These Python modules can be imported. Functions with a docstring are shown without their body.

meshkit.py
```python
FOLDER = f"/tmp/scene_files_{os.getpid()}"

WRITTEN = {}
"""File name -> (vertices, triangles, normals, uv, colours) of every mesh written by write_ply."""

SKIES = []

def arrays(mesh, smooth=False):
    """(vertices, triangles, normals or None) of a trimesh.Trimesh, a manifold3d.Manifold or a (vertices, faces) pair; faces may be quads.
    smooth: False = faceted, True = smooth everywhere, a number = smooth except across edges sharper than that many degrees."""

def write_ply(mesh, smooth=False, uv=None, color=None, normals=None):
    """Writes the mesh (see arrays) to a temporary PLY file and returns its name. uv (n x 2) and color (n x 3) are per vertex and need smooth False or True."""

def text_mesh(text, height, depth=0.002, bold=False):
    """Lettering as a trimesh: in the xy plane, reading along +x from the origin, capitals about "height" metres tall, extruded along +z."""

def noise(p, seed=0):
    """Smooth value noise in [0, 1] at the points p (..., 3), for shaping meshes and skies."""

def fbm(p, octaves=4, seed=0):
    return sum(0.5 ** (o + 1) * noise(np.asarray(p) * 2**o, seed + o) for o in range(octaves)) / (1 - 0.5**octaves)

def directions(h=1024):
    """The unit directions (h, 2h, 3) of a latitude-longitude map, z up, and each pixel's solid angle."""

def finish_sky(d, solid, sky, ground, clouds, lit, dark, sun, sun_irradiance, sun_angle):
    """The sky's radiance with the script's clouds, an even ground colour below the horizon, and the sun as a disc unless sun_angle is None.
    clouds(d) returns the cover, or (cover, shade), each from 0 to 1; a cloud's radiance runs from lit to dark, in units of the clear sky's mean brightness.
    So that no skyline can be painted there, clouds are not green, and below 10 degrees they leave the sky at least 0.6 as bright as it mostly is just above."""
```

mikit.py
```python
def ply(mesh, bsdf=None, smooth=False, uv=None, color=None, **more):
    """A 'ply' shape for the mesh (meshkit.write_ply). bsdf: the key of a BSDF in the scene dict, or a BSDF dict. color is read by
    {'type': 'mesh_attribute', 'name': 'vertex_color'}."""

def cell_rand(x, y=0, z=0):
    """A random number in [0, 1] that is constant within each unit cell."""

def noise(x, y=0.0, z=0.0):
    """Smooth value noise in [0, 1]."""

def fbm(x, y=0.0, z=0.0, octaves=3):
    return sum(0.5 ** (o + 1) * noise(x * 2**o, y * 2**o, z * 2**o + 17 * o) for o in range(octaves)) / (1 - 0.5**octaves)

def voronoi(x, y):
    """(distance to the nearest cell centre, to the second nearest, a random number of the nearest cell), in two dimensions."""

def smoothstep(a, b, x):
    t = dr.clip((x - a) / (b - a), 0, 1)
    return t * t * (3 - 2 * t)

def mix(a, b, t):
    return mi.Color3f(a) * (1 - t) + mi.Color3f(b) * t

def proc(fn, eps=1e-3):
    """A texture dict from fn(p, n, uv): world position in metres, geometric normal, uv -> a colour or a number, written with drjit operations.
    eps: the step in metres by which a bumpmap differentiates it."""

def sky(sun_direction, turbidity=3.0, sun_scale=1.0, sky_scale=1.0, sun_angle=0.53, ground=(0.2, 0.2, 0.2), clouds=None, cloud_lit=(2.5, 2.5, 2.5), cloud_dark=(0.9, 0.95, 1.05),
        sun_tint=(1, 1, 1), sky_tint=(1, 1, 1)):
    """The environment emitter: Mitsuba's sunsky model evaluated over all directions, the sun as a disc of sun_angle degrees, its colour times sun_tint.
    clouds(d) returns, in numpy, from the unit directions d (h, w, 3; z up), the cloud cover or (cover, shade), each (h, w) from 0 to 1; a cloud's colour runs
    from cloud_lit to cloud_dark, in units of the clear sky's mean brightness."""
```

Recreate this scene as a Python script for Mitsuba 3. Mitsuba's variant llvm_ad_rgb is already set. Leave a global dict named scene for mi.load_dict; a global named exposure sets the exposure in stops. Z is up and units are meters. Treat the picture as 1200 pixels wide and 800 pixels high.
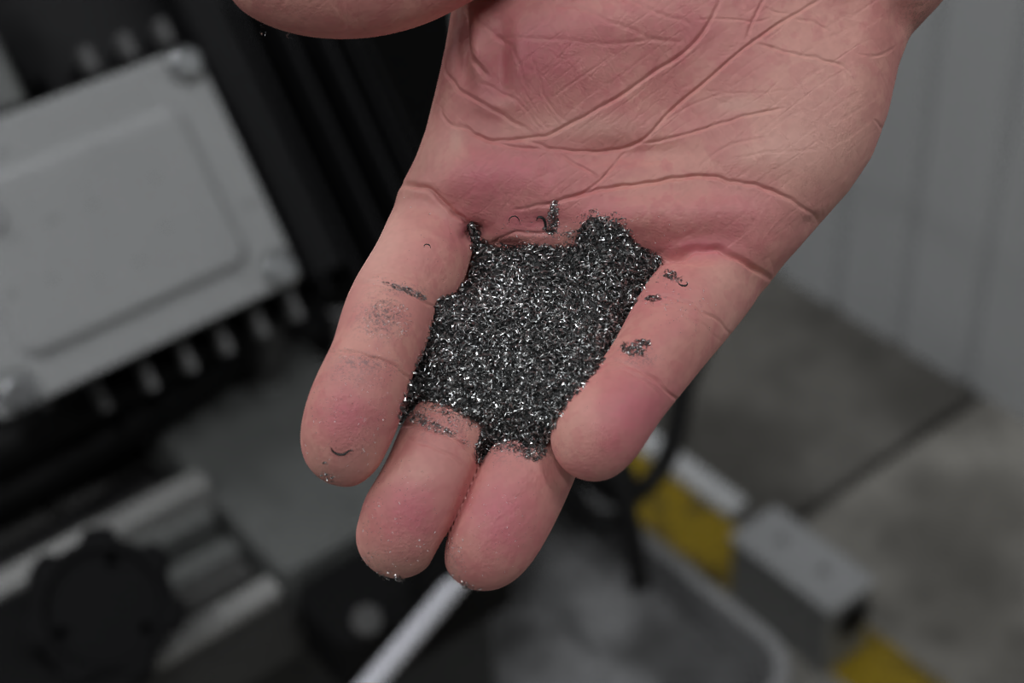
import math
import random

import drjit as dr
import manifold3d as m3
import mitsuba as mi
import numpy as np
import shapely
import trimesh
from scipy import ndimage
from scipy.sparse import csr_matrix
from scipy.sparse.linalg import spsolve
from scipy.spatial import cKDTree

import meshkit
import mikit
from mikit import cell_rand, fbm, mix, noise, smoothstep, voronoi

T = mi.ScalarTransform4f
rng = np.random.default_rng(7)
random.seed(7)
scene, labels = {}, {}

# ------------------------------------------------------------------ camera, light, exposure
EYE = np.array([0.0, 0.0, 1.5])
AXES = np.array([[0.782, -0.419, 0.461], [-0.621, -0.459, 0.636], [-0.055, -0.784, -0.619]])  # columns: right, down, forward
FOCUS = 0.310
scene["camera"] = {
    "type": "thinlens", "fov": 36.87, "fov_axis": "x", "aperture_radius": 0.0026, "focus_distance": FOCUS - 0.003,
    "near_clip": 0.02, "far_clip": 50.0,
    "to_world": T().look_at(origin=EYE.tolist(), target=(EYE + AXES[:, 2]).tolist(), up=(-AXES[:, 1]).tolist()),
}
exposure = -0.2
LAMPS = [(x, y) for y in (-0.8, 1.0, 2.8) for x in (-2.3, -0.7)] + [(0.75, -0.9)]  # the last one is an added lamp that brightens the right of the palm
LAMP_RADIANCE = (28.5, 29.0, 29.6)
CEILING = 3.7


# ------------------------------------------------------------------ helpers
def hull(points):
    return m3.Manifold.hull_points(np.asarray(points, float))


def to_tm(m):
    if isinstance(m, trimesh.Trimesh):
        return m
    g = m.to_mesh()
    return trimesh.Trimesh(np.array(g.vert_properties[:, :3]), np.array(g.tri_verts), process=False)


def block(x0, x1, y0, y1, z0, z1, c=0.003):
    """A box with chamfered edges."""
    c = min(c, (x1 - x0) / 2.01, (y1 - y0) / 2.01, (z1 - z0) / 2.01)
    pts = []
    for x, sx in ((x0, 1), (x1, -1)):
        for y, sy in ((y0, 1), (y1, -1)):
            for z, sz in ((z0, 1), (z1, -1)):
                pts += [(x + sx * c, y + sy * c, z), (x + sx * c, y, z + sz * c), (x, y + sy * c, z + sz * c)]
    return hull(pts)


def rod(a, b, r, n=20, r2=None):
    a, b = np.asarray(a, float), np.asarray(b, float)
    L = np.linalg.norm(b - a)
    cyl = m3.Manifold.cylinder(L, r, r if r2 is None else r2, n)
    return cyl.transform(frame(a, b - a)[:3])


def frame(origin, z, x=None):
    """4x4 matrix with the given origin and z axis."""
    z = np.asarray(z, float) / np.linalg.norm(z)
    x = np.array([1.0, 0, 0]) if x is None else np.asarray(x, float)
    if abs(x @ z) > 0.95:
        x = np.array([0, 1.0, 0])
    x = x - (x @ z) * z
    x /= np.linalg.norm(x)
    m = np.eye(4)
    m[:3, 0], m[:3, 1], m[:3, 2], m[:3, 3] = x, np.cross(z, x), z, origin
    return m


def smooth_path(pts, n):
    pts = np.asarray(pts, float)
    t = np.r_[0, np.cumsum(np.linalg.norm(np.diff(pts, axis=0), axis=1))]
    from scipy.interpolate import CubicSpline, PchipInterpolator
    s = np.linspace(0, t[-1], n)
    return (CubicSpline if len(pts) > 3 else PchipInterpolator)(t, pts)(s)


def tube(path, radius, sides=14):
    """A closed tube along a path."""
    path = np.asarray(path, float)
    r = np.broadcast_to(radius, len(path))
    tan = np.gradient(path, axis=0)
    tan /= np.linalg.norm(tan, axis=1, keepdims=True)
    u = np.cross(tan[0], [0.3, 0.2, 0.9])
    rings = []
    for p, t, rr in zip(path, tan, r):
        u = u - (u @ t) * t
        u /= np.linalg.norm(u)
        w = np.cross(t, u)
        a = np.arange(sides) * 2 * np.pi / sides
        rings.append(p + rr * (np.cos(a)[:, None] * u + np.sin(a)[:, None] * w))
    v = np.vstack(rings + [path[:1], path[-1:]])
    f, n = [], len(path)
    for i in range(n - 1):
        for k in range(sides):
            a, b = i * sides + k, i * sides + (k + 1) % sides
            f += [(a, b, b + sides), (a, b + sides, a + sides)]
    for k in range(sides):
        f += [(n * sides, (k + 1) % sides, k), (n * sides + 1, (n - 1) * sides + k, (n - 1) * sides + (k + 1) % sides)]
    return trimesh.Trimesh(v, np.array(f), process=False)


def move(mesh, matrix):
    mesh = to_tm(mesh).copy()
    mesh.apply_transform(matrix)
    return mesh


def join(*parts):
    return trimesh.util.concatenate([to_tm(p) for p in parts])


def key_for(name):
    if name not in scene:
        return name
    k = 1
    while f"{name}_{k:03d}" in scene:
        k += 1
    return f"{name}_{k:03d}"


def add(name, mesh, bsdf, smooth=30, **tags):
    """One entry of the scene under the name (numbered when it is taken), with its entries of labels."""
    key = key_for(name)
    scene[key] = mikit.ply(to_tm(mesh) if not isinstance(mesh, tuple) else mesh, bsdf, smooth)
    if tags:
        labels[key] = tags
    return key


def col(*c):
    return {"type": "rgb", "value": list(c)}


# ------------------------------------------------------------------ materials
def concrete(p, n, uv):
    a = fbm(p.x * 6, p.y * 6, p.z * 6, 4)
    b = noise(p.x * 90, p.y * 90, p.z * 90)
    c = smoothstep(0.52, 0.72, fbm(p.x * 14 + 5, p.y * 14, 3.0, 3))
    base = mix((0.100, 0.095, 0.085), (0.178, 0.170, 0.154), smoothstep(0.3, 0.7, a))
    return base * (0.88 + 0.24 * b) * (1 - 0.22 * c)


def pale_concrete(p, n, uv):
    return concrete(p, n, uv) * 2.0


def cast_grey(p, n, uv):
    a = fbm(p.x * 18, p.y * 18, p.z * 18, 3)
    b = smoothstep(0.6, 0.8, noise(p.x * 60 + 3, p.y * 60, p.z * 60))
    return mix((0.105, 0.110, 0.107), (0.145, 0.150, 0.145), a) * (1 - 0.12 * b)


def dark_grey(p, n, uv):
    a = fbm(p.x * 20, p.y * 20, p.z * 20, 3)
    return mix((0.048, 0.048, 0.047), (0.074, 0.074, 0.071), a)


def lid_grey(p, n, uv):
    spot = smoothstep(0.86, 0.92, noise(p.x * 120, p.y * 120, p.z * 120))
    return mix((0.295, 0.300, 0.301), (0.325, 0.330, 0.330), fbm(p.x * 25, p.y * 25, p.z * 25, 3)) * (1 - 0.22 * spot)


def tray_stained(p, n, uv):
    a = fbm(p.x * 11 + 2.3, p.y * 11 + 0.6, 1.7, 3)
    b = noise(p.x * 150, p.y * 150, p.z * 150)
    return mix((0.095, 0.095, 0.095), (0.33, 0.33, 0.335), smoothstep(0.42, 0.66, a)) * (0.75 + 0.5 * b)


def yellow_paint(p, n, uv):
    wear = smoothstep(0.5, 0.75, fbm(p.x * 24, p.y * 24, 2.0, 4))
    return mix((0.345, 0.235, 0.010), (0.15, 0.105, 0.018), wear)


def wall_white(p, n, uv):
    return mix((0.46, 0.47, 0.475), (0.50, 0.51, 0.515), fbm(p.x * 4, p.y * 7, p.z * 3, 3))


def rail_steel(p, n, uv):
    a = fbm(p.x * 40, p.y * 70, p.z * 40, 3)
    return mix((0.23, 0.23, 0.225), (0.40, 0.40, 0.39), a)


def plain(name, color, rough=0.5, spec=0.5, metal=0.0, **more):
    c = mikit.proc(color) if callable(color) else col(*color)
    scene[name] = {"type": "twosided", "b": {"type": "principled", "base_color": c, "roughness": rough, "specular": spec, "metallic": metal, **more}}


plain("concrete_m", concrete, 0.8, 0.3)
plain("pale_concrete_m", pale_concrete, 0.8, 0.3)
plain("joint_m", (0.035, 0.034, 0.03), 0.9, 0.2)
plain("wall_m", wall_white, 0.5, 0.4)
plain("wall_gap_m", (0.46, 0.47, 0.47), 0.6, 0.3)
plain("plaster_m", (0.15, 0.15, 0.148), 0.8, 0.2)
plain("yellow_m", yellow_paint, 0.5, 0.4)
plain("cast_m", cast_grey, 0.5, 0.4)
plain("dark_cast_m", dark_grey, 0.6, 0.3)
plain("lid_m", lid_grey, 0.45, 0.4)
plain("box_side_m", (0.20, 0.205, 0.203), 0.5, 0.35)
plain("box_lid_m", (0.40, 0.405, 0.41), 0.5, 0.35)
plain("tray_m", tray_stained, 0.6, 0.3)
plain("tray_lip_m", (0.25, 0.25, 0.252), 0.5, 0.4)
plain("black_m", (0.006, 0.006, 0.0063), 0.6, 0.12)
plain("motor_m", (0.009, 0.009, 0.0098), 0.55, 0.18)
plain("rubber_m", (0.006, 0.006, 0.006), 0.5, 0.2)
plain("knob_m", (0.0055, 0.0055, 0.006), 0.65, 0.10)
plain("rail_m", rail_steel, 0.4, 0.5, 0.15)
plain("dim_lit_tip_m", (0.10, 0.10, 0.10), 0.45, 0.4)
plain("bolt_m", (0.45, 0.46, 0.47), 0.17, 0.5, 0.75)
plain("chrome_m", (0.80, 0.80, 0.86), 0.35, 0.5, 0.35)
plain("pale_m", (0.66, 0.67, 0.68), 0.5, 0.4)
plain("worn_lit_m", (0.19, 0.19, 0.19), 0.45, 0.5)
plain("sleeve_m", (0.035, 0.045, 0.07), 0.9, 0.1)
scene["lamp_m"] = {"type": "diffuse", "reflectance": col(0.8, 0.8, 0.8)}

# ------------------------------------------------------------------ the room
FAR_X, NEAR_X, Y0, Y1 = 1.55, -4.2, -3.2, 4.2
add("floor", block(NEAR_X, FAR_X, Y0, Y1, -0.16, -0.030, 0.001), "joint_m", False, kind="structure", label="grey concrete workshop floor")
SEAM = 0.977
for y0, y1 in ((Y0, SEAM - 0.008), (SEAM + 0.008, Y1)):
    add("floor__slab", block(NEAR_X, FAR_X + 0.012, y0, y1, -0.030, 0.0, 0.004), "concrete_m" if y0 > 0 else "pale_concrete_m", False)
add("floor__marking_line", block(1.0, 1.09, -1.6, 3.2, -0.001, 0.0012, 0.0004), "yellow_m", False, label="worn yellow painted safety line")
add("wall_right", block(FAR_X + 0.014, FAR_X + 0.12, Y0, Y1, -0.16, CEILING, 0.001), "wall_gap_m", False, kind="structure", label="pale grey wall of upright metal panels")
pitch, y = 0.128, 1.004 - 0.128 * 16
while y < Y1 - pitch:
    prof = shapely.Polygon([(FAR_X + 0.0135, y + 0.0006), (FAR_X + 0.0135, y + pitch - 0.0006), (FAR_X + 0.0105, y + pitch - 0.0012), (FAR_X + 0.0100, y + pitch - 0.0065), (FAR_X, y + pitch - 0.0125), (FAR_X, y + 0.0125), (FAR_X + 0.0100, y + 0.0065), (FAR_X + 0.0105, y + 0.0012)])
    pan = trimesh.creation.extrude_polygon(prof, CEILING - 0.004, engine="earcut")
    pan.apply_translation([0, 0, 0.001])
    add("wall_right__panel", pan, "wall_m", False)
    y += pitch
add("wall_left", block(NEAR_X - 0.12, NEAR_X, Y0, Y1, -0.16, CEILING, 0.001), "plaster_m", False, kind="structure", label="plain grey workshop wall across from the metal panels")
add("wall_back", block(NEAR_X, FAR_X, Y1, Y1 + 0.12, -0.16, CEILING, 0.001), "plaster_m", False, kind="structure", label="plain grey workshop wall at the far left end")
add("wall_front", block(NEAR_X, FAR_X, Y0 - 0.12, Y0, -0.16, CEILING, 0.001), "plaster_m", False, kind="structure", label="plain grey workshop wall behind the photographer")
add("ceiling", block(NEAR_X, FAR_X + 0.1, Y0, Y1, CEILING, CEILING + 0.12, 0.001), "plaster_m", False, kind="structure", label="plain grey workshop ceiling")
for x, y in LAMPS:
    k = key_for("ceiling_light")
    scene[k + "__housing"] = mikit.ply(to_tm(block(x - 0.11, x + 0.11, y - 0.62, y + 0.62, CEILING - 0.06, CEILING - 0.002, 0.006)), "pale_m")
    scene[k + "__diffuser"] = {"type": "rectangle", "bsdf": {"type": "ref", "id": "lamp_m"},
                               "to_world": T().translate([x, y, CEILING - 0.062]).rotate([1, 0, 0], 180).scale([0.09, 0.59, 1]),
                               "emitter": {"type": "area", "radiance": col(*LAMP_RADIANCE)}}
    scene[k] = scene.pop(k + "__housing")
    labels[k] = {"label": "unseen long fluorescent light on the workshop ceiling", "category": "ceiling light", "group": "ceiling lights"}

# ------------------------------------------------------------------ things on the floor by the wall
def grey_box():
    x0, x1, y0, y1, z1 = 0.988, 1.064, 0.768, 0.930, 0.122
    k = add("junction_box", block(x0, x1, y0, y1, 0.0, z1 - 0.010, 0.003), "box_side_m", 30, label="small grey metal box standing across the yellow floor line", category="junction box", )
    add(k + "__lid", block(x0 - 0.003, x1 + 0.003, y0 - 0.003, y1 + 0.003, z1 - 0.010, z1, 0.003), "box_lid_m", 30, label="pale grey lid")
    for yy in (0.882, 0.815):
        add(k + "__lid__screw", move(m3.Manifold.cylinder(0.002, 0.008, 0.008, 16), frame((1.028, yy, z1 - 0.0006), (0, 0, 1))), "worn_lit_m")
    add(k + "__socket", block(1.008, 1.05, y0 - 0.010, y0, 0.06, 0.098, 0.002), "black_m", label="black recess in the end face")


grey_box()
add("metal_strip", block(1.092, 1.128, 1.035, 2.6, 0.0, 0.016, 0.003), "pale_m", 30, label="pale metal strip lying beside the yellow line, ending just short of the grey box", category="metal strip")

# ------------------------------------------------------------------ the machine
def machine():
    # chip tray: rounded rectangle with a raised lip
    def rr(x0, x1, y0, y1, r):
        return shapely.box(x0 + r, y0 + r, x1 - r, y1 - r).buffer(r, quad_segs=8)
    outer = rr(-0.55, 0.677, 0.532, 1.235, 0.055)
    inner = rr(-0.538, 0.664, 0.545, 1.222, 0.042)
    floor_ = trimesh.creation.extrude_polygon(outer, 0.010, engine="earcut")
    floor_.apply_translation([0, 0, 0.418])
    k = add("chip_tray", floor_, "tray_m", 30, label="grey metal chip tray with a rounded raised lip and stained floor", category="tray")
    lip = trimesh.creation.extrude_polygon(outer.difference(inner), 0.050, engine="earcut")
    lip.apply_translation([0, 0, 0.428])
    add(k + "__lip", lip, "tray_lip_m", 30, label="raised grey lip")
    # machine body
    k = add("metal_saw", join(block(-0.5, 0.47, 0.70, 1.215, 0.4285, 0.735, 0.006)), "dark_cast_m", 30,
            label="dark machine body under and behind the motor and vise", category="machine")
    add("machine_upright", block(-0.55, 0.86, 1.24, 1.31, 0.0, 1.62, 0.01), "black_m", 30, label="flat black upright machine column behind the motor", category="machine upright")
    add(k + "__arm", block(-0.4, 0.46, 0.86, 1.20, 0.735, 0.780, 0.012), "black_m", 30, label="black saw arm")
    # vise bed with rails
    k = add("machine_vise", block(0.270, 0.405, 0.629, 0.828, 0.7355, 0.806, 0.005), "cast_m", 30,
            label="grey cast vise with two pale rails and a black lobed knob, below the motor", category="vise")
    add(k + "__bed", block(-0.30, 0.269, 0.622, 0.741, 0.7355, 0.776, 0.003), "dark_cast_m", 30, label="dark lower bed")
    for x1, y0, y1, z0, z1 in ((0.272, 0.722, 0.740, 0.775, 0.816), (0.262, 0.6205, 0.637, 0.7925, 0.803)):
        add(k + "__rail", block(-0.29, x1, y0, y1, z0, z1, 0.002), "rail_m", 30, label="pale worn steel guide rail")
    add(k + "__bed_step", block(-0.29, 0.262, 0.6215, 0.646, 0.775, 0.7925, 0.002), "dark_cast_m", 30)
    for y0, y1, z in ((0.702, 0.717, 0.807), (0.672, 0.690, 0.797)):
        add(k + "__slide_strip", block(-0.28, 0.262, y0, y1, 0.774, z, 0.002), "cast_m")
    add(k + "__slide_block", block(0.19, 0.258, 0.646, 0.668, 0.774, 0.800, 0.003), "dark_cast_m")
    # lobed knob
    c, n = np.array([0.156, 0.622, 0.862]), np.array([-0.10, -0.66, 0.74])
    a = np.linspace(0, 2 * np.pi, 169)[:-1]
    r = 0.0428 + 0.0034 * np.tanh(3.0 * np.cos(7 * a + 0.6))
    rim = m3.CrossSection([np.stack([r * np.cos(a), r * np.sin(a)], 1)])
    slabs = [rim.offset(-0.004, m3.JoinType.Round).extrude(0.030).translate([0, 0, -0.030]),
             rim.extrude(0.022).translate([0, 0, -0.026])]
    body = slabs[0] + slabs[1]
    body = body - m3.Manifold.cylinder(0.004, 0.031, 0.033, 64).translate([0, 0, -0.0039])
    for t in (1.47, 3.72, 5.85):
        body = body - m3.Manifold.cylinder(0.02, 0.0036, 0.0036, 20).translate([0.0265 * math.cos(t), 0.0265 * math.sin(t), -0.018])
    k = add(k + "__clamp_knob", move(body, frame(c, n, (0.78, -0.62, -0.05))), "knob_m", 30, label="round black lobed clamp knob with three small holes in its face")
    add(k + "__spindle", rod(c - 0.028 * n / np.linalg.norm(n), c - 0.112 * n / np.linalg.norm(n), 0.011), "worn_lit_m", 30)
    add(k + "__housing", block(-0.20, 0.165, 0.590, 0.700, 0.818, 0.836, 0.006), "black_m", 30, label="black block behind the knob")
    # lever with a black hub
    hub_c = np.array([0.322, 0.565, 0.800])
    k = add("clamp_lever", join(block(0.268, 0.400, 0.560, 0.626, 0.735, 0.800, 0.010), rod((0.345, 0.556, 0.800), (0.352, 0.566, 0.835), 0.026, 28)), "black_m", 30,
            label="black clamp block with a slim bright chrome lever, under the fingertips", category="lever")
    add(k + "__handle", rod((0.352, 0.544, 0.820), (0.205, 0.500, 0.806), 0.0066, 24), "chrome_m", 30, label="slim chrome handle rod")
    add(k + "__stud", rod((0.288, 0.568, 0.795), (0.286, 0.562, 0.806), 0.009, 20), "dark_cast_m", 30, label="grey round stud")
    add("stud_bolt", join(rod((0.362, 0.80, 0.80), (0.362, 0.80, 0.842), 0.012, 16), rod((0.362, 0.80, 0.826), (0.362, 0.80, 0.852), 0.017, 6)), "dark_cast_m", 30,
        label="short dark bolt standing under the lower right corner of the cover", category="bolt")
    # black hoses in front of the arm
    for pts, rr_, lab in (([(-0.1, 0.82, 0.815), (0.119, 0.806, 0.814), (0.182, 0.802, 0.816), (0.24, 0.800, 0.822), (0.312, 0.806, 0.829), (0.40, 0.832, 0.835)], 0.017, "black rubber hose under the motor, the middle one of three"),
                          ([(-0.1, 0.80, 0.856), (0.10, 0.795, 0.858), (0.20, 0.790, 0.862), (0.31, 0.795, 0.868), (0.42, 0.82, 0.872)], 0.016, "black rubber hose closest below the row of motor fin tips"),
                          ([(-0.1, 0.765, 0.79), (0.10, 0.763, 0.790), (0.20, 0.764, 0.790), (0.23, 0.766, 0.790), (0.255, 0.768, 0.790)], 0.016, "black rubber hose lying along the upper pale rail")):
        add("hose", tube(smooth_path(pts, 40), rr_, 16), "rubber_m", True, label=lab, category="hose", group="hoses under the motor")
    for pts, rr_, lab in (
            ([(0.84, 1.229, 0.84), (0.845, 0.95, 0.83), (0.80, 0.80, 0.75), (0.747, 0.735, 0.70), (0.694, 0.717, 0.653), (0.678, 0.707, 0.631), (0.65, 0.699, 0.602), (0.62, 0.706, 0.587), (0.602, 0.733, 0.602), (0.57, 0.80, 0.637), (0.465, 0.86, 0.65)], 0.0095,
             "black cable curving past the little finger over the yellow line"),
            ([(0.465, 0.82, 0.69), (0.54, 0.79, 0.67), (0.571, 0.751, 0.628), (0.578, 0.725, 0.608), (0.579, 0.707, 0.59), (0.591, 0.694, 0.585), (0.611, 0.691, 0.597), (0.618, 0.702, 0.614), (0.59, 0.77, 0.64), (0.465, 0.89, 0.62)], 0.008,
             "black cable bent into a small loop below the little finger"),
            ([(0.465, 0.84, 0.715), (0.545, 0.80, 0.71), (0.583, 0.765, 0.688), (0.595, 0.724, 0.651), (0.600, 0.695, 0.625), (0.594, 0.672, 0.597), (0.583, 0.651, 0.568), (0.578, 0.643, 0.555)], 0.0085,
             "black cable end hanging down into the chip tray")):
        add("cable", tube(smooth_path(pts, 60), rr_, 14), "rubber_m", True, label=lab, category="cable")

    # electric motor with terminal box, in its own slanting frame: a along the room's x, b down the slope, n out of the cover
    P0 = np.array([0.361, 0.811, 1.067])
    A, B, N = np.array([1.0, 0, 0]), np.array([0, -0.590, -0.807]), np.array([0, -0.807, 0.590])
    M = np.eye(4)
    M[:3, 0], M[:3, 1], M[:3, 2], M[:3, 3] = A, -B, N, P0          # local axes: a, up the slope, out

    def loc(mesh):
        return move(mesh, M)
    AX, AN, R = 0.0, -0.190, 0.125
    k = add("electric_motor", loc(join(rod((AX, 0.09, AN), (AX, -0.115, AN), R, 48), rod((AX, 0.089, AN), (AX, 0.13, AN), R + 0.008, 48, R - 0.01))), "motor_m", 30,
            label="black finned electric motor with a grey terminal box", category="motor")
    q = -0.185
    while q < 0.165:
        tip = AN + math.sqrt(max(0.185 ** 2 - (q - AX) ** 2, 0.0001))
        tip = min(tip, -0.034)
        fin = add(k + "__fin", loc(block(q - 0.0022, q + 0.0022, -0.178, 0.022, tip - 0.050, tip, 0.0012)), "motor_m", False)
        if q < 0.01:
            add(fin + "__tip", loc(block(q - 0.0026, q + 0.0026, -0.184, -0.164, tip - 0.012, tip + 0.003, 0.001)), "worn_lit_m", False)  # paler block: light caught by the lower fin end, put into the colour
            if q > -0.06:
                add(fin + "__tip", loc(block(q - 0.0034, q + 0.0034, 0.010, 0.026, tip - 0.012, tip + 0.003, 0.001)), "dim_lit_tip_m", False)  # same caught light painted on the upper fin ends, in a dimmer grey
        q += 0.0263
    add(k + "__mounting_lug", loc(block(-0.165, -0.0985, 0.006, 0.085, -0.075, -0.035, 0.004)), "cast_m", 30, label="grey lug above the cover")
    add(k + "__flange", loc(block(0.018, 0.046, -0.165, 0.085, -0.06, -0.034, 0.003)), "motor_m", 30)
    box = add(k + "__terminal_box", loc(block(-0.200, -0.006, -0.152, -0.006, -0.060, -0.012, 0.004)), "dark_cast_m", 30, label="grey terminal box")
    # cover: bevelled plate with a raised field
    plate = m3.CrossSection.square([0.205, 0.159]).translate([-0.205, -0.159]).offset(-0.004, m3.JoinType.Round).offset(0.004, m3.JoinType.Round, circular_segments=24)
    field = m3.CrossSection.square([0.153, 0.109]).translate([-0.178, -0.138]).offset(-0.013, m3.JoinType.Round).offset(0.013, m3.JoinType.Round, circular_segments=32)

    def stacked(cs, z0, h, inset, steps):
        layers = []
        for i in range(steps):
            t0, t1 = i / steps, (i + 1) / steps
            p0 = np.vstack([np.asarray(x) for x in cs.offset(-inset * t0, m3.JoinType.Round, circular_segments=32).to_polygons()])
            p1 = np.vstack([np.asarray(x) for x in cs.offset(-inset * t1, m3.JoinType.Round, circular_segments=32).to_polygons()])
            h0, h1 = h * math.sin(t0 * math.pi / 2), h * math.sin(t1 * math.pi / 2)
            layers.append(hull(np.vstack([np.c_[p0, np.full(len(p0), z0 + h0)], np.c_[p1, np.full(len(p1), z0 + h1)]])))
        return sum(layers[1:], layers[0])
    cover = plate.extrude(0.010).translate([0, 0, -0.012]) + stacked(plate, -0.002, 0.002, 0.002, 3) + stacked(field, -0.0005, 0.0060, 0.0075, 5)
    SPOTS = ((-0.0105, -0.0100), (-0.0115, -0.1495), (-0.1890, -0.1495), (-0.1890, -0.0100))
    for q, s_ in SPOTS:
        cover = cover - m3.Manifold.cylinder(0.01, 0.0140, 0.0145, 40).translate([q, s_, -0.0042])
    cv = add(box + "_cover", loc(cover), "lid_m", 30, label="light grey cover plate with a raised rounded field")
    add(cv + "__plug", loc(m3.Manifold.cylinder(0.004, 0.0115, 0.0085, 32).translate([-0.1625, -0.052, 0.0050])), "lid_m", 30, label="small round plug")
    for q, s in SPOTS:
        add(cv + "__bolt", loc(m3.Manifold.cylinder(0.0070, 0.0104, 0.0104, 40).translate([q, s, -0.0044]) + m3.Manifold.cylinder(0.0036, 0.0104, 0.0072, 40).translate([q, s, 0.0026])), "bolt_m", 30, label="shiny bolt head")


machine()

# ------------------------------------------------------------------ the hand
# Shaped in its own frame in millimetres (x across the palm, y towards the wrist, z out of the palm); measured points are given in tracing units.
DIST = FOCUS * 1000.0
HAND = np.eye(4)
HAND[:3, 0], HAND[:3, 1], HAND[:3, 2] = AXES[:, 0] / 1000, -AXES[:, 1] / 1000, -AXES[:, 2] / 1000
HAND[:3, 3] = EYE + AXES[:, 2] * FOCUS


def mm(u, v, z):
    s = (DIST - np.asarray(z, float)) / 1800.0
    return np.stack([(np.asarray(u, float) - 600) * s, (400 - np.asarray(v, float)) * s, np.asarray(z, float) * np.ones_like(s)], -1)


def unit(P):
    s = 1800.0 / (DIST - P[..., 2])
    return 600 + P[..., 0] * s, 400 - P[..., 1] * s


def plane_z(v):
    return 0.012 * (v - 330)


VOX = 0.62
LO, HI = np.array([-72.0, -62.0, -72.0]), np.array([150.0, 172.0, 38.0])
SHAPE = np.ceil((HI - LO) / VOX).astype(int) + 1
gx, gy, gz = (LO[i] + VOX * np.arange(SHAPE[i], dtype=np.float32) for i in range(3))


def chain(stations, squash=0.88, field=None):
    """Distance to a rounded limb through stations (u, v, z, radius in tracing units)."""
    st = np.array(stations, float)
    c = mm(st[:, 0], st[:, 1], st[:, 2])
    r = st[:, 3] * (DIST - st[:, 2]) / 1800.0
    n = max(int(np.linalg.norm(np.diff(c, axis=0), axis=1).sum() / 0.8), 8)
    cr = smooth_path(np.c_[c, r], n)
    f = np.full(SHAPE, 30.0, np.float32) if field is None else field
    for x, y, z, rad in cr:
        e = rad + 5
        sl = []
        for g, q in ((gx, x), (gy, y), (gz, z)):
            a, b = np.searchsorted(g, (q - e, q + e))
            sl.append(slice(a, b))
        if any(s.start >= s.stop for s in sl):
            continue
        d = np.sqrt((gx[sl[0]] - x)[:, None, None] ** 2 + (gy[sl[1]] - y)[None, :, None] ** 2 + ((gz[sl[2]] - z) / squash)[None, None] ** 2) - rad
        sub = f[tuple(sl)]
        np.minimum(sub, d, out=sub)
    return f


def smin(a, b, k):
    h = np.clip(0.5 + 0.5 * (b - a) / k, 0, 1)
    return b * (1 - h) + a * h - k * h * (1 - h)


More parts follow.
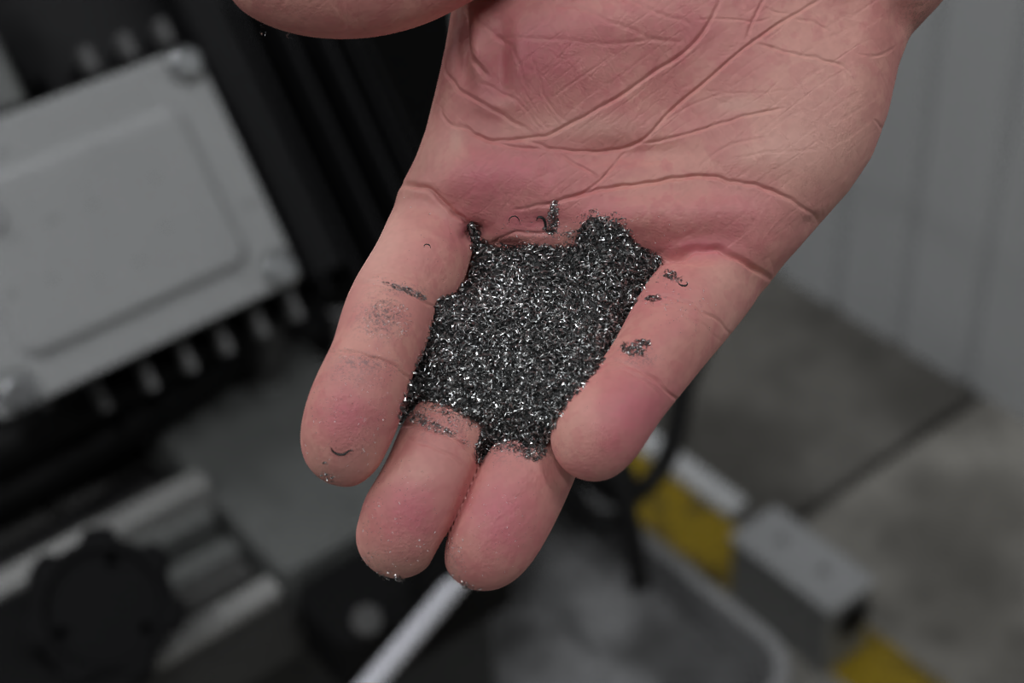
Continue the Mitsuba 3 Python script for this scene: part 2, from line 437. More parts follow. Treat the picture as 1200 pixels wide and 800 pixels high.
INDEX = [(540, 205, -19, 46), (515, 244, -14, 48), (486, 322, -3, 57), (463, 352, 3, 53), (450, 386, 9, 53.5), (437, 420, 14, 51), (424, 454, 17, 54), (411, 492, 17, 55.5), (406, 517, 14.5, 53.5)]
MIDDLE = [(606, 250, -20, 54), (597, 300, -16, 56), (585, 350, -12, 56), (560, 430, -2, 55), (528, 502, 7, 51), (510, 543, 10.5, 57), (488, 587, 12, 58), (471, 620, 10.5, 52), (467, 628, 9, 50)]
RING = [(700, 250, -20, 52), (692, 300, -16, 54), (680, 360, -12, 54), (660, 440, -3, 54), (638, 512, 5, 51), (612, 560, 9.5, 57), (588, 606, 12, 58), (570, 638, 11, 53), (567, 641, 10, 51)]
LITTLE = [(858, 290, -15, 54), (836, 322, -9, 58), (796, 376, 2, 56), (753, 439, 12, 49.5), (721, 480, 18, 51), (700, 508, 19.5, 52), (696, 513, 19, 51)]
THUMB = [(800, -215, -17, 100), (690, -160, -12, 98), (600, -105, -1, 84), (530, -74, 7, 77), (470, -48, 13, 80), (405, -33, 17, 78), (350, -36, 19, 74), (326, -38, 20, 66)]
PALM = [(470, 232), (480, 208), (500, 152), (514, 95), (523, 55), (531, 8), (548, -60), (620, -160), (740, -240), (880, -290), (1010, -240), (1150, -90), (1128, -35), (1098, 4), (1064, 44), (1050, 79), (1038, 133),
        (1018, 187), (992, 226), (962, 260), (932, 294), (895, 331), (850, 338), (800, 330), (740, 318), (690, 315), (640, 312), (590, 306), (545, 290), (500, 262)]


def hand_field():
    each = [chain(f) for f in (INDEX, MIDDLE, RING, LITTLE, THUMB)]
    fingers = np.minimum.reduce(each)
    for a, b in zip(each[:3], each[1:4]):          # a narrow gap where neighbouring fingers touch
        fingers = fingers + np.where(np.maximum(a, b) < 12, 2.9 * np.exp(-((a - b) / 1.0) ** 2), 0).astype(np.float32)
    pu = np.array(PALM, float)
    zz = plane_z(pu[:, 1]) - 12
    poly = mm(pu[:, 0], pu[:, 1], zz)[:, :2]
    ring = shapely.Polygon(poly).buffer(2.0).buffer(-4.0).buffer(2.0)
    xy = np.stack(np.meshgrid(gx, gy, indexing="ij"), -1).reshape(-1, 2)
    b = np.asarray(shapely.segmentize(ring.exterior, 0.5).coords)
    d2 = cKDTree(b).query(xy)[0]
    d2[shapely.contains_xy(ring, xy[:, 0], xy[:, 1])] *= -1
    d2 = ndimage.gaussian_filter(d2.reshape(len(gx), len(gy)), 0.8).astype(np.float32)
    X, Y = np.meshgrid(gx, gy, indexing="ij")
    zc = -0.03 * (Y - 12) - 12.0 - 0.0004 * np.maximum(X - 25, 0) ** 2
    half, r = 12.5, 12.0
    qx = (d2 + r)[:, :, None]
    qz = (np.abs(gz[None, None] - zc[:, :, None]) * 0.998 - half + r).astype(np.float32)
    palm = np.minimum(np.maximum(qx, qz), 0) + np.sqrt(np.maximum(qx, 0) ** 2 + np.maximum(qz, 0) ** 2) - r
    arm = chain([(985, -120, -16, 150), (1045, -200, -18, 158), (1130, -320, -22, 165), (1230, -460, -28, 175), (1320, -600, -34, 190)], 0.72)
    f = smin(palm, fingers, 3.2)
    return smin(f, arm, 7.0)


def surface_nets(F):
    inside = F < 0
    n0, n1, n2 = np.array(F.shape) - 1
    corners = [(a, b, c) for a in (0, 1) for b in (0, 1) for c in (0, 1)]
    cnt = sum(inside[a:a + n0, b:b + n1, c:c + n2].astype(np.int8) for a, b, c in corners)
    act = np.argwhere((cnt > 0) & (cnt < 8))
    ids = np.full((n0, n1, n2), -1, np.int64)
    ids[tuple(act.T)] = np.arange(len(act))
    val = np.stack([F[act[:, 0] + a, act[:, 1] + b, act[:, 2] + c] for a, b, c in corners], 1)
    pos, num = np.zeros((len(act), 3)), np.zeros(len(act))
    cs = np.array(corners)
    for i in range(8):
        for j in range(i + 1, 8):
            if np.abs(cs[i] - cs[j]).sum() == 1:
                m = (val[:, i] < 0) != (val[:, j] < 0)
                t = val[m, i] / (val[m, i] - val[m, j])
                pos[m] += cs[i] + t[:, None] * (cs[j] - cs[i])
                num[m] += 1
    verts = LO + VOX * (act + pos / num[:, None])
    quads = []
    for ax in range(3):
        o = [k for k in range(3) if k != ax]
        a = np.take(inside, range(F.shape[ax] - 1), ax)
        b = np.take(inside, range(1, F.shape[ax]), ax)
        e = np.argwhere(a != b)
        ok = (e[:, o[0]] > 0) & (e[:, o[1]] > 0) & (e[:, o[0]] < F.shape[o[0]] - 1) & (e[:, o[1]] < F.shape[o[1]] - 1)
        e = e[ok]
        s = a[tuple(e.T)]

        def cell(d0, d1):
            c = e.copy()
            c[:, o[0]] -= d0
            c[:, o[1]] -= d1
            return ids[tuple(c.T)]
        q = np.stack([cell(1, 1), cell(0, 1), cell(0, 0), cell(1, 0)], 1)
        flip = s if ax != 1 else ~s
        q[~flip] = q[~flip][:, ::-1]
        quads.append(q)
    q = np.vstack(quads)
    q = q[(q >= 0).all(1)]
    return verts, np.vstack([q[:, [0, 1, 2]], q[:, [0, 2, 3]]])


# creases: points, depth and half-width in mm
CREASES = [
    ([(964, 264), (946, 248), (908, 227), (867, 215), (825, 207), (787, 210), (742, 217), (704, 223), (662, 233), (630, 245)], 1.0, 0.60),
    ([(600, 160), (633, 171), (683, 177), (729, 173), (758, 160), (779, 137), (817, 104), (871, 58), (900, 37), (940, 12), (975, -8)], 0.75, 0.50),
    ([(848, -20), (842, 4), (821, 42), (797, 66), (767, 85), (720, 118), (696, 131), (660, 150), (640, 159), (617, 163), (585, 166), (560, 160), (543, 148), (528, 144)], 0.85, 0.55),
    ([(520, 120), (528, 145), (545, 152), (567, 163), (590, 171), (640, 176)], 0.6, 0.5),
    ([(738, 166), (780, 163), (808, 156), (847, 144), (880, 135), (920, 127)], 0.5, 0.45),
    ([(883, 51), (905, 56), (930, 66), (965, 72), (997, 87)], 0.5, 0.5),
    ([(1000, 65), (1012, 67), (1030, 64), (1055, 50)], 0.35, 0.4),
    ([(1018, 139), (1034, 153)], 0.4, 0.4),
    ([(815, 203), (840, 178), (867, 167), (905, 163)], 0.3, 0.45),
    ([(897, -4), (882, 25), (872, 50)], 0.5, 0.5),
    ([(815, 27), (850, 23), (885, 26), (905, 20)], 0.35, 0.4),
    ([(895, 9), (930, 20), (975, 37)], 0.35, 0.4),
    ([(655, 178), (680, 195), (706, 209)], 0.5, 0.4),
    ([(735, 176), (718, 195), (706, 209), (690, 222), (662, 232)], 0.55, 0.45),
    ([(540, 5), (547, 20), (550, 50), (560, 75), (575, 95)], 1.3, 0.8),
    ([(522, 70), (530, 95), (545, 110), (557, 116), (575, 128), (600, 142), (622, 158)], 0.7, 0.6),
    ([(570, 45), (590, 47), (617, 52), (660, 52), (705, 56), (745, 52), (800, 55)], 0.36, 0.6),
    ([(560, 20), (585, 45), (600, 60), (612, 90), (625, 110)], 0.5, 0.6),
    ([(645, 117), (675, 97), (700, 80), (725, 62)], 0.26, 0.4),
    ([(617, 52), (628, 85), (640, 115), (660, 140), (672, 145)], 0.35, 0.4),
    ([(650, 55), (672, 90), (692, 120)], 0.24, 0.4),
    ([(690, 40), (715, 75), (735, 105)], 0.24, 0.45),
    ([(560, 100), (590, 110), (620, 135), (640, 155)], 0.4, 0.5),
    ([(600, 85), (615, 110), (640, 150)], 0.3, 0.4),
    ([(640, 10), (700, 25), (760, 48), (800, 52)], 0.35, 0.6),
    ([(700, -5), (760, 15), (815, 35)], 0.35, 0.6),
    ([(770, 150), (800, 128), (850, 110)], 0.25, 0.4), ([(820, 105), (880, 110), (940, 105)], 0.22, 0.4),
    ([(850, 190), (900, 180), (960, 178)], 0.2, 0.4), ([(700, 200), (760, 190), (800, 185)], 0.22, 0.4),
    # finger folds
    ([(466, 218), (480, 217), (495, 219), (515, 232), (530, 247), (547, 260), (560, 276)], 2.0, 0.85),
    ([(408, 336), (435, 331), (460, 335), (480, 343), (512, 362)], 0.6, 0.5), ([(425, 322), (450, 320), (475, 324), (505, 345)], 0.3, 0.45),
    ([(382, 416), (410, 412), (440, 420), (465, 432), (485, 450)], 0.6, 0.5), ([(400, 426), (430, 432), (455, 440)], 0.25, 0.4),
    ([(458, 506), (475, 499), (490, 500), (520, 508), (545, 522), (562, 545)], 0.6, 0.5), ([(470, 512), (490, 518), (520, 528), (548, 548)], 0.4, 0.45),
    ([(756, 318), (773, 307), (795, 298), (815, 292), (838, 293), (858, 300), (880, 312), (905, 330)], 2.3, 0.80),
    ([(742, 356), (755, 349), (775, 346), (805, 355), (835, 372), (862, 396)], 0.5, 0.5), ([(748, 362), (770, 357), (795, 364), (825, 382), (850, 402)], 0.35, 0.4),
    ([(700, 428), (725, 424), (755, 437), (780, 455), (805, 478)], 0.6, 0.5), ([(705, 437), (725, 433), (750, 444), (778, 466)], 0.4, 0.4),
    ([(575, 290), (585, 282), (600, 275), (625, 274), (655, 270)], 0.6, 0.55), ([(600, 246), (630, 241), (662, 234)], 0.5, 0.5),
    ([(404, -40), (402, 0), (405, 45)], 0.5, 0.7), ([(418, -40), (420, 0), (424, 42)], 0.25, 0.6),
    ([(560, 205), (545, 190), (530, 185)], 0.25, 0.5), ([(690, 260), (640, 300), (600, 300)], 0.2, 0.8),
]
# soft pads and hollows: centre, radii in tracing units, height in mm
PADS = [(556, 205, 42, 34, 2.2), (622, 212, 50, 28, 1.6), (835, 252, 78, 26, 2.6), (735, 252, 50, 24, 1.6), (640, 50, 85, 66, 5.0), (755, 25, 70, 52, 3.0), (950, 120, 80, 90, 2.2), (900, 190, 70, 40, 1.6),
        (735, 178, 70, 16, -1.6), (790, 130, 40, 40, -0.9), (545, 50, 9, 40, -2.2), (563, 60, 9, 40, 1.5), (588, 66, 10, 40, -1.5), (608, 80, 12, 40, 0.9), (690, 62, 70, 22, -0.6), (580, 125, 26, 12, 0.9), (640, 205, 12, 14, -0.6), (890, 290, 36, 26, 1.4), (1058, 20, 14, 26, -1.4),
        (557, 274, 13, 12, -2.6), (590, 292, 24, 9, -1.8), (800, 301, 34, 8, -1.6), (955, 262, 16, 12, -1.0), (640, 262, 30, 14, -1.0), (700, 285, 30, 16, -0.8), (455, 386, 36, 22, 0.5), (790, 385, 40, 26, 0.5)]


def build_hand():
    F = hand_field()
    F = ndimage.gaussian_filter(F, 0.9)
    v, f = surface_nets(F)
    mesh = trimesh.Trimesh(v, f, process=False)
    big = max(mesh.split(only_watertight=False), key=lambda m: len(m.faces)) if False else mesh
    v, f = np.array(big.vertices), np.array(big.faces)
    grad = np.stack(np.gradient(F, VOX), 0).astype(np.float32)

    def sample(G, P):
        return ndimage.map_coordinates(G, ((P - LO) / VOX).T, order=1, mode="nearest")

    def snap(P, steps=2):
        for _ in range(steps):
            g = np.stack([sample(grad[i], P) for i in range(3)], 1)
            P = P - 0.9 * (sample(F, P) / np.maximum((g * g).sum(1), 0.05))[:, None] * g
        return P

    def normals(P):
        g = np.stack([sample(grad[i], P) for i in range(3)], 1)
        return g / np.maximum(np.linalg.norm(g, axis=1, keepdims=True), 1e-9)

    def refine(v, f, pick):
        """Halves the picked faces' edges and splits their neighbours to match, so that no gap opens."""
        e = np.sort(np.vstack([f[:, [0, 1]], f[:, [1, 2]], f[:, [2, 0]]]), 1)
        code = e[:, 0] * len(v) + e[:, 1]
        uniq, inv = np.unique(code, return_inverse=True)
        mark = np.zeros(len(uniq), bool)
        n = len(f)
        inv = inv.reshape(3, n).T
        mark[inv[pick].ravel()] = True
        mid = np.full(len(uniq), -1)
        mid[mark] = len(v) + np.arange(mark.sum())
        a, b = uniq[mark] // len(v), uniq[mark] % len(v)
        v2 = np.vstack([v, snap((v[a] + v[b]) / 2)])
        m = mid[inv]
        k = (m >= 0).sum(1)
        out = [f[k == 0]]
        q, w = f[k == 3], m[k == 3]
        out += [np.c_[q[:, 0], w[:, 0], w[:, 2]], np.c_[w[:, 0], q[:, 1], w[:, 1]], np.c_[w[:, 2], w[:, 1], q[:, 2]], w]
        for kk in (1, 2):
            for r in range(3):
                q, w = np.roll(f, -r, 1), np.roll(m, -r, 1)
                if kk == 1:
                    s = (k == 1) & (w[:, 0] >= 0)
                    q, w = q[s], w[s]
                    out += [np.c_[q[:, 0], w[:, 0], q[:, 2]], np.c_[w[:, 0], q[:, 1], q[:, 2]]]
                else:
                    s = (k == 2) & (w[:, 2] < 0)
                    q, w = q[s], w[s]
                    out += [np.c_[w[:, 0], q[:, 1], w[:, 1]], np.c_[q[:, 0], w[:, 0], w[:, 1]], np.c_[q[:, 0], w[:, 1], q[:, 2]]]
        return v2, np.vstack(out)

    v = snap(v)
    dense = []
    for pts, depth, width in CREASES:
        p = smooth_path(np.array(pts, float), max(int(np.linalg.norm(np.diff(pts, axis=0), axis=1).sum()), 8))
        p = p + 1.6 * (meshkit.noise(np.c_[p / 14.0, np.zeros(len(p))], 21)[:, None] - 0.5) * [2.0, -2.0]
        s = np.linspace(0, 1, len(p))
        depth = depth * np.clip(depth / 0.6, 0.45, 1.0) * (0.65 + 0.7 * meshkit.noise(np.c_[p / 22.0, np.zeros(len(p))], 22))
        taper = np.clip(np.minimum(s, 1 - s) / 0.16, 0.0, 1) ** 0.7
        dense.append((p, 0.62 * depth * taper, 0.72 * width))

    def visible(v):
        u, w = unit(v)
        return (normals(v)[:, 2] > -0.25) & (u > 255) & (u < 1115) & (w > -60) & (w < 715)

    ok = visible(v)
    v, f = refine(v, f, ok[f].all(1))
    allp = np.vstack([p for p, _, _ in dense])
    u, w = unit(v)
    near = (cKDTree(allp).query(np.c_[u, w], distance_upper_bound=9)[0] < 9) & (normals(v)[:, 2] > 0) & (w > -20)
    v, f = refine(v, f, near[f].any(1))

    # relief
    n = normals(v)
    u, w = unit(v)
    front = np.clip((n[:, 2] + 0.05) / 0.5, 0, 1)
    up = np.zeros(len(v))
    for cx, cy, sx, sy, h in PADS:
        up += h * np.exp(-((u - cx) / sx) ** 2 - ((w - cy) / sy) ** 2)
    up *= np.clip((n[:, 2] - 0.1) / 0.6, 0, 1)
    scale = 0.17
    for p, depth, width in dense:
        d, i = cKDTree(p).query(np.c_[u, w], distance_upper_bound=16)
        m = np.isfinite(d)
        d, dep = d[m] * scale, depth[i[m]]
        up[m] += dep * (-np.exp(-(d / width) ** 2) + 0.16 * np.exp(-(d / (3.4 * width)) ** 2)) * front[m]
    m = front > 0
    q = v[m]
    up[m] += front[m] * (0.40 * (meshkit.fbm(q / 9.0, 2, 3) - 0.5) + 0.05 * (meshkit.fbm(q / 1.6, 2, 5) - 0.5))
    # long fine skin lines across the palm
    rot = np.array([[0.80, 0.60], [-0.60, 0.80]])
    pal = m & (w < 330)
    t = v[pal][:, :2] @ rot.T
    ridge = np.abs(meshkit.noise(np.c_[t[:, 0] / 1.5, t[:, 1] / 9.0, np.zeros(len(t))], 11) - 0.5) * 2
    ridge2 = np.abs(meshkit.noise(np.c_[t[:, 0] / 10.0, t[:, 1] / 1.7, np.zeros(len(t))], 12) - 0.5) * 2
    up[pal] -= front[pal] * 0.06 * (np.clip(1 - ridge / 0.22, 0, 1) + 0.8 * np.clip(1 - ridge2 / 0.22, 0, 1))
    v = v + n * up[:, None]
    return trimesh.Trimesh(v, f, process=False)


hand = build_hand()

# skin colour: patches of redder and paler skin in the hand's own coordinates (mm)
INV = np.linalg.inv(HAND).tolist()


def spots(rows):
    return [(*mm(u, v, plane_z(v)).tolist()[:2], su * 0.172, sv * 0.172, a) for u, v, su, sv, a in rows]


RED = spots([(426, 480, 42, 30, 0.9), (490, 590, 36, 40, 1.0), (590, 600, 40, 46, 1.0), (740, 470, 46, 34, 1.0), (720, 520, 40, 30, 0.6), (560, 215, 60, 34, 0.7), (620, 205, 60, 30, 0.6), (850, 255, 110, 34, 0.55),
             (545, 268, 26, 26, 0.7), (615, 260, 40, 16, 0.8), (820, 290, 50, 12, 0.8), (470, 300, 40, 40, 0.35), (600, 80, 60, 60, 0.8), (690, 60, 70, 60, 0.5), (800, 30, 60, 50, 0.5), (700, 250, 50, 20, 0.4), (780, 350, 60, 40, 0.35)])
PALE = spots([(860, 125, 30, 12, 0.8), (690, 150, 70, 14, 0.7), (905, 180, 60, 26, 0.55), (535, 165, 9, 16, 0.8), (446, 290, 46, 64, 1.0), (500, 180, 30, 60, 0.5), (840, 330, 40, 26, 0.5), (860, 380, 24, 24, 0.5), (965, 165, 80, 100, 0.85),
              (430, 540, 60, 30, 0.3), (450, 650, 50, 20, 0.35), (660, 500, 14, 40, 0.35), (480, 545, 60, 14, 0.3)])
DIRT_SHADE = spots([(385, 556, 30, 16, 0.9), (450, 660, 40, 18, 0.5), (340, 20, 60, 40, 0.6), (1085, 10, 26, 40, 0.9)])  # fingertip dirt, brown wrist skin, and shade painted on the thumb
# metal soot rubbed into the skin
SOOT = spots([(452, 374, 26, 22, 0.75), (440, 422, 34, 7, 0.5), (425, 434, 34, 16, 0.3), (520, 490, 42, 16, 0.45), (610, 520, 40, 14, 0.6), (532, 650, 9, 22, 0.5), (742, 420, 22, 7, 0.5), (478, 342, 26, 6, 0.6), (640, 275, 30, 10, 0.3)])


def skin(p, n, uv):
    q = mi.Point3f(*[INV[i][0] * p.x + INV[i][1] * p.y + INV[i][2] * p.z + INV[i][3] for i in range(3)])

    def total(rows):
        return sum(a * dr.exp(-dr.square((q.x - x) / sx) - dr.square((q.y - y) / sy)) for x, y, sx, sy, a in rows)
    blotch = fbm(q.x * 0.16, q.y * 0.16, q.z * 0.16, 3)
    fine = fbm(q.x * 0.9, q.y * 0.9, q.z * 0.9, 3)
    c = mix((0.530, 0.218, 0.196), (0.575, 0.268, 0.226), smoothstep(0.35, 0.65, blotch))
    c = mix(c, (0.500, 0.170, 0.165), 0.45 * smoothstep(0.48, 0.66, fbm(q.x * 0.42 + 9, q.y * 0.42, q.z * 0.42, 3)))
    c = mix(c, (0.505, 0.140, 0.172), dr.clip(total(RED) * (0.55 + 0.9 * fine), 0, 1) * 0.75)
    c = mix(c, (0.64, 0.375, 0.310), dr.clip(total(PALE), 0, 1) * 0.7)
    grit = smoothstep(0.50, 0.66, fbm(q.x * 3.1, q.y * 3.1, q.z * 3.1, 2))
    c = mix(c, (0.20, 0.135, 0.10), dr.clip(total(DIRT_SHADE), 0, 1) * (0.25 + 0.45 * grit))
    c = mix(c, (0.13, 0.115, 0.125), dr.clip(total(SOOT), 0, 1) * (0.10 + 0.80 * grit))
    return c * (0.93 + 0.14 * fine)


def skin_bump(p, n, uv):
    q = mi.Point3f(*[INV[i][0] * p.x + INV[i][1] * p.y + INV[i][2] * p.z + INV[i][3] for i in range(3)])
    wav = fbm(q.x * 0.12, q.y * 0.12, q.z * 0.12, 2)
    ridges = 0.5 + 0.5 * dr.sin(11.0 * (q.y * 0.85 + q.x * 0.35 + 6.0 * wav))
    grain = fbm(q.x * 2.2, q.y * 2.2, q.z * 2.2, 3)
    return 0.000018 * ridges + 0.00013 * grain


scene["skin_m"] = {"type": "twosided", "b": {"type": "bumpmap", "arbitrary": mikit.proc(skin_bump, 0.00008), "scale": 1.0,
                   "b": {"type": "principled", "base_color": mikit.proc(skin), "roughness": 0.52, "specular": 0.38, "flatness": 0.25}}}
world_hand = move(hand, HAND)
add("person", world_hand, "skin_m", True, label="person's bare open hand, palm up, holding a heap of dark metal shavings", category="person")
sleeve_path = smooth_path(mm([1180, 1260, 1420, 1640], [-390, -500, -720, -1000], [-25, -29, -38, -52]), 24)
sleeve_r = np.linspace(35, 48, 24) + 0.6 * np.sin(np.arange(24) * 1.9)
add("person__sleeve", move(tube(sleeve_path, sleeve_r, 40), HAND), "sleeve_m", True, label="dark work sleeve around the forearm")

# ------------------------------------------------------------------ metal shavings
ray = trimesh.ray.ray_pyembree.RayMeshIntersector(hand) if hasattr(trimesh.ray, "ray_pyembree") else hand.ray


def on_skin(u, v):
    """Points and normals of the hand's surface at tracing positions (nan where there is none)."""
    d = mm(u, v, np.zeros(len(u))) - [0, 0, DIST]
    d /= np.linalg.norm(d, axis=1, keepdims=True)
    P, N = np.full((len(u), 3), np.nan), np.full((len(u), 3), np.nan)
    loc, ir, it = hand.ray.intersects_location(np.tile([[0, 0, DIST]], (len(u), 1)), d, multiple_hits=False)
    P[ir], N[ir] = loc, hand.face_normals[it]
    return P, N


PILE = [(546, 262), (556, 260), (565, 284), (585, 292), (620, 288), (650, 291), (674, 288), (682, 262), (690, 253), (712, 256), (733, 268), (745, 285), (778, 306), (762, 326), (748, 350), (738, 366), (722, 396),
        (702, 432), (668, 470), (652, 494), (645, 512), (640, 520), (622, 522), (600, 512), (582, 520), (568, 534), (556, 545), (557, 522), (566, 500), (545, 486), (520, 474), (495, 470), (478, 484), (468, 504),
        (466, 488), (474, 462), (486, 430), (498, 400), (507, 372), (512, 352), (533, 343), (548, 325), (556, 300), (552, 284)]


def ribbon(radius, turns, width, thick, pitch, seg, wave=0.0):
    """A curled strip of metal: a short helix with a flat triangular section."""
    t = np.linspace(-0.5, 0.5, seg + 1)
    a = t * turns * 2 * np.pi
    r = radius * (1 + 0.25 * t)
    c = np.stack([r * np.cos(a), r * np.sin(a), t * pitch], -1)
    out = np.stack([np.cos(a), np.sin(a), 0 * a], -1)
    w = width * (1 - (2 * np.abs(t)) ** 3 * 0.6)[:, None] * np.array([0, 0, 0.5])
    ring = np.stack([c + w, c - w, c + out * thick], 1)
    v = ring.reshape(-1, 3)
    f = []
    for i in range(seg):
        for k in range(3):
            a0, b0 = 3 * i + k, 3 * i + (k + 1) % 3
            f += [(a0, b0, b0 + 3), (a0, b0 + 3, a0 + 3)]
    e = 3 * seg
    f += [(0, 2, 1), (e, e + 1, e + 2)]
    return v - v.mean(0), np.array(f)


CHIP_KINDS = [ribbon(0.42, 0.55, 0.34, 0.07, 0.25, 5), ribbon(0.55, 0.40, 0.30, 0.07, 0.2, 5), ribbon(0.36, 0.8, 0.26, 0.06, 0.4, 7), ribbon(0.9, 0.22, 0.34, 0.06, 0.15, 4), ribbon(0.30, 0.5, 0.40, 0.08, 0.2, 4),
              ribbon(0.50, 0.9, 0.20, 0.05, 0.5, 8), ribbon(0.7, 0.35, 0.22, 0.05, 0.3, 5)]


def scatter(P, N, size, flat=0.5, kinds=range(7), r=rng):
    """Curled chips at the points, as one mesh: random turns, more or less lying along the surface."""
    V, F, o = [], [], 0
    for p, n, s in zip(P, N, size):
        v, f = CHIP_KINDS[kinds[r.integers(len(kinds))]]
        z = n * flat + r.normal(size=3) * (1 - flat)
        M = frame(p, z, r.normal(size=3))
        V.append((v * s * r.uniform(0.8, 1.25, 3)) @ M[:3, :3].T + p)
        F.append(f + o)
        o += len(v)
    return trimesh.Trimesh(np.vstack(V), np.vstack(F), process=False)


def build_pile():
    poly = shapely.Polygon(PILE).buffer(0)
    step = 2
    u0, v0, u1, v1 = (int(t) for t in poly.bounds)
    us, vs = np.arange(u0 - 6, u1 + 8, step), np.arange(v0 - 6, v1 + 8, step)
    U, V = np.meshgrid(us, vs, indexing="ij")
    ins = shapely.contains_xy(poly, U.ravel(), V.ravel()).reshape(U.shape)
    ins = ndimage.binary_opening(ins)
    P, _ = on_skin(U.ravel().astype(float), V.ravel().astype(float))
    Z = P[:, 2].reshape(U.shape)
    Z = np.where(np.isfinite(Z), Z, -12.0)
    Zs = ndimage.gaussian_filter(Z, 2.5)
    idx = np.full(U.shape, -1)
    idx[ins] = np.arange(ins.sum())
    ii, jj = np.nonzero(ins)
    rows, cols, vals, rhs = [], [], [], np.zeros(len(ii))
    for di, dj in ((1, 0), (-1, 0), (0, 1), (0, -1)):
        k = idx[ii + di, jj + dj]
        m = k >= 0
        rows += [np.arange(len(ii))[m]]
        cols += [k[m]]
        vals += [-np.ones(m.sum())]
        rhs[~m] += Zs[ii + di, jj + dj][~m]
    rows += [np.arange(len(ii))]
    cols += [np.arange(len(ii))]
    vals += [4 * np.ones(len(ii))]
    film = spsolve(csr_matrix((np.concatenate(vals), (np.concatenate(rows), np.concatenate(cols)))), rhs)
    dist = ndimage.distance_transform_edt(ins)[ii, jj] * step
    q = np.stack([U[ii, jj], V[ii, jj], 0 * ii], 1)
    film = film + 3.2 * (1 - np.exp(-dist / 32.0)) + (meshkit.fbm(q / 26.0, 3, 2) - 0.5) * 2.2 * np.clip(dist / 20, 0, 1)
    film = np.maximum(film, Z[ii, jj] + 0.10)
    film_full = np.zeros(U.shape)
    film_full[ins] = film
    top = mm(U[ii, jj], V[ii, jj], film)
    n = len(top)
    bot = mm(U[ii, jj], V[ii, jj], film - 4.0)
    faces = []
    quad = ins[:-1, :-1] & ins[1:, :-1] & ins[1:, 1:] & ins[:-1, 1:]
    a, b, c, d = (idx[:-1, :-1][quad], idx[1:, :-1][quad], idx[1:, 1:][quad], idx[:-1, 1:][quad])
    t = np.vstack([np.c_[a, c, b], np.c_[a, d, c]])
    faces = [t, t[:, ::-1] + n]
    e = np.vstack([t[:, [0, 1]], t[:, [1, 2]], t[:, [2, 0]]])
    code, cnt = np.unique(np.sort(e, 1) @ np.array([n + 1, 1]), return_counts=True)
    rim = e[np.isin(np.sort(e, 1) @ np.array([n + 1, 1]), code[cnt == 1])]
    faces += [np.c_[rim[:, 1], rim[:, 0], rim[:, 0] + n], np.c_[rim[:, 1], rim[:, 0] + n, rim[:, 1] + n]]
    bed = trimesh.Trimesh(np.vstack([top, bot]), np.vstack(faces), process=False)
    # chips
    N = 7600
    k = rng.integers(len(ii), size=N)
    cu, cv = U[ii[k], jj[k]] + rng.uniform(-1, 1, N), V[ii[k], jj[k]] + rng.uniform(-1, 1, N)
    P = mm(cu, cv, film[k] + rng.uniform(-0.15, 0.45, N))
    gu, gv = np.gradient(film_full)
    Nn = np.stack([-gu[ii[k], jj[k]] / (step * 0.17), gv[ii[k], jj[k]] / (step * 0.17), np.ones(N)], 1)
    Nn = np.clip(Nn, -1, 1)
    Nn /= np.linalg.norm(Nn, axis=1, keepdims=True)
    return bed, scatter(P, Nn, rng.uniform(0.95, 2.0, N), 0.35)


def shaving_tone(p, n, uv):
    q = p * 1000
    r = noise(q.x * 1.3, q.y * 1.3, q.z * 1.3)
    return mix((0.16, 0.165, 0.165), (0.85, 0.85, 0.835), r * r * r * 1.25)


scene["shaving_m"] = {"type": "twosided", "b": {"type": "principled", "base_color": mikit.proc(shaving_tone), "metallic": 0.95, "roughness": 0.24, "specular": 0.5}}
plain("fleck_m", (0.80, 0.80, 0.79), 0.38, 0.6, 0.55)  # pale base carries the glint of tiny facets as colour
plain("dust_m", (0.13, 0.125, 0.13), 0.3, 0.6, 0.5)
plain("bed_shade_m", (0.030, 0.030, 0.030), 0.55, 0.4, 0.3)  # near-black: shade in the gaps between chips, put into the colour
plain("dark_curl_m", (0.030, 0.028, 0.028), 0.4, 0.5, 0.5)
bed, chips = build_pile()
add("metal_shavings", move(chips, HAND), "shaving_m", False, kind="stuff", label="large heap of curly dark grey metal shavings in the hollow of the palm and fingers", category="shavings")
add("metal_shavings__bed", move(bed, HAND), "bed_shade_m", True, label="mound below the chips, shade between them put into its dark colour")


def cluster(u, v, a, b, n, size=(0.5, 1.0), turn=0.0, lift=0.2):
    r, t = np.sqrt(rng.uniform(0, 1, n)), rng.uniform(0, 2 * np.pi, n)
    x, y = a * r * np.cos(t), b * r * np.sin(t)
    c, s = math.cos(math.radians(turn)), math.sin(math.radians(turn))
    P, N = on_skin(u + c * x - s * y, v + s * x + c * y)
    ok = np.isfinite(P[:, 0])
    P, N = P[ok], N[ok]
    sz = rng.uniform(*size, len(P))
    return scatter(P + N * (lift * sz)[:, None], N, sz, 0.55)


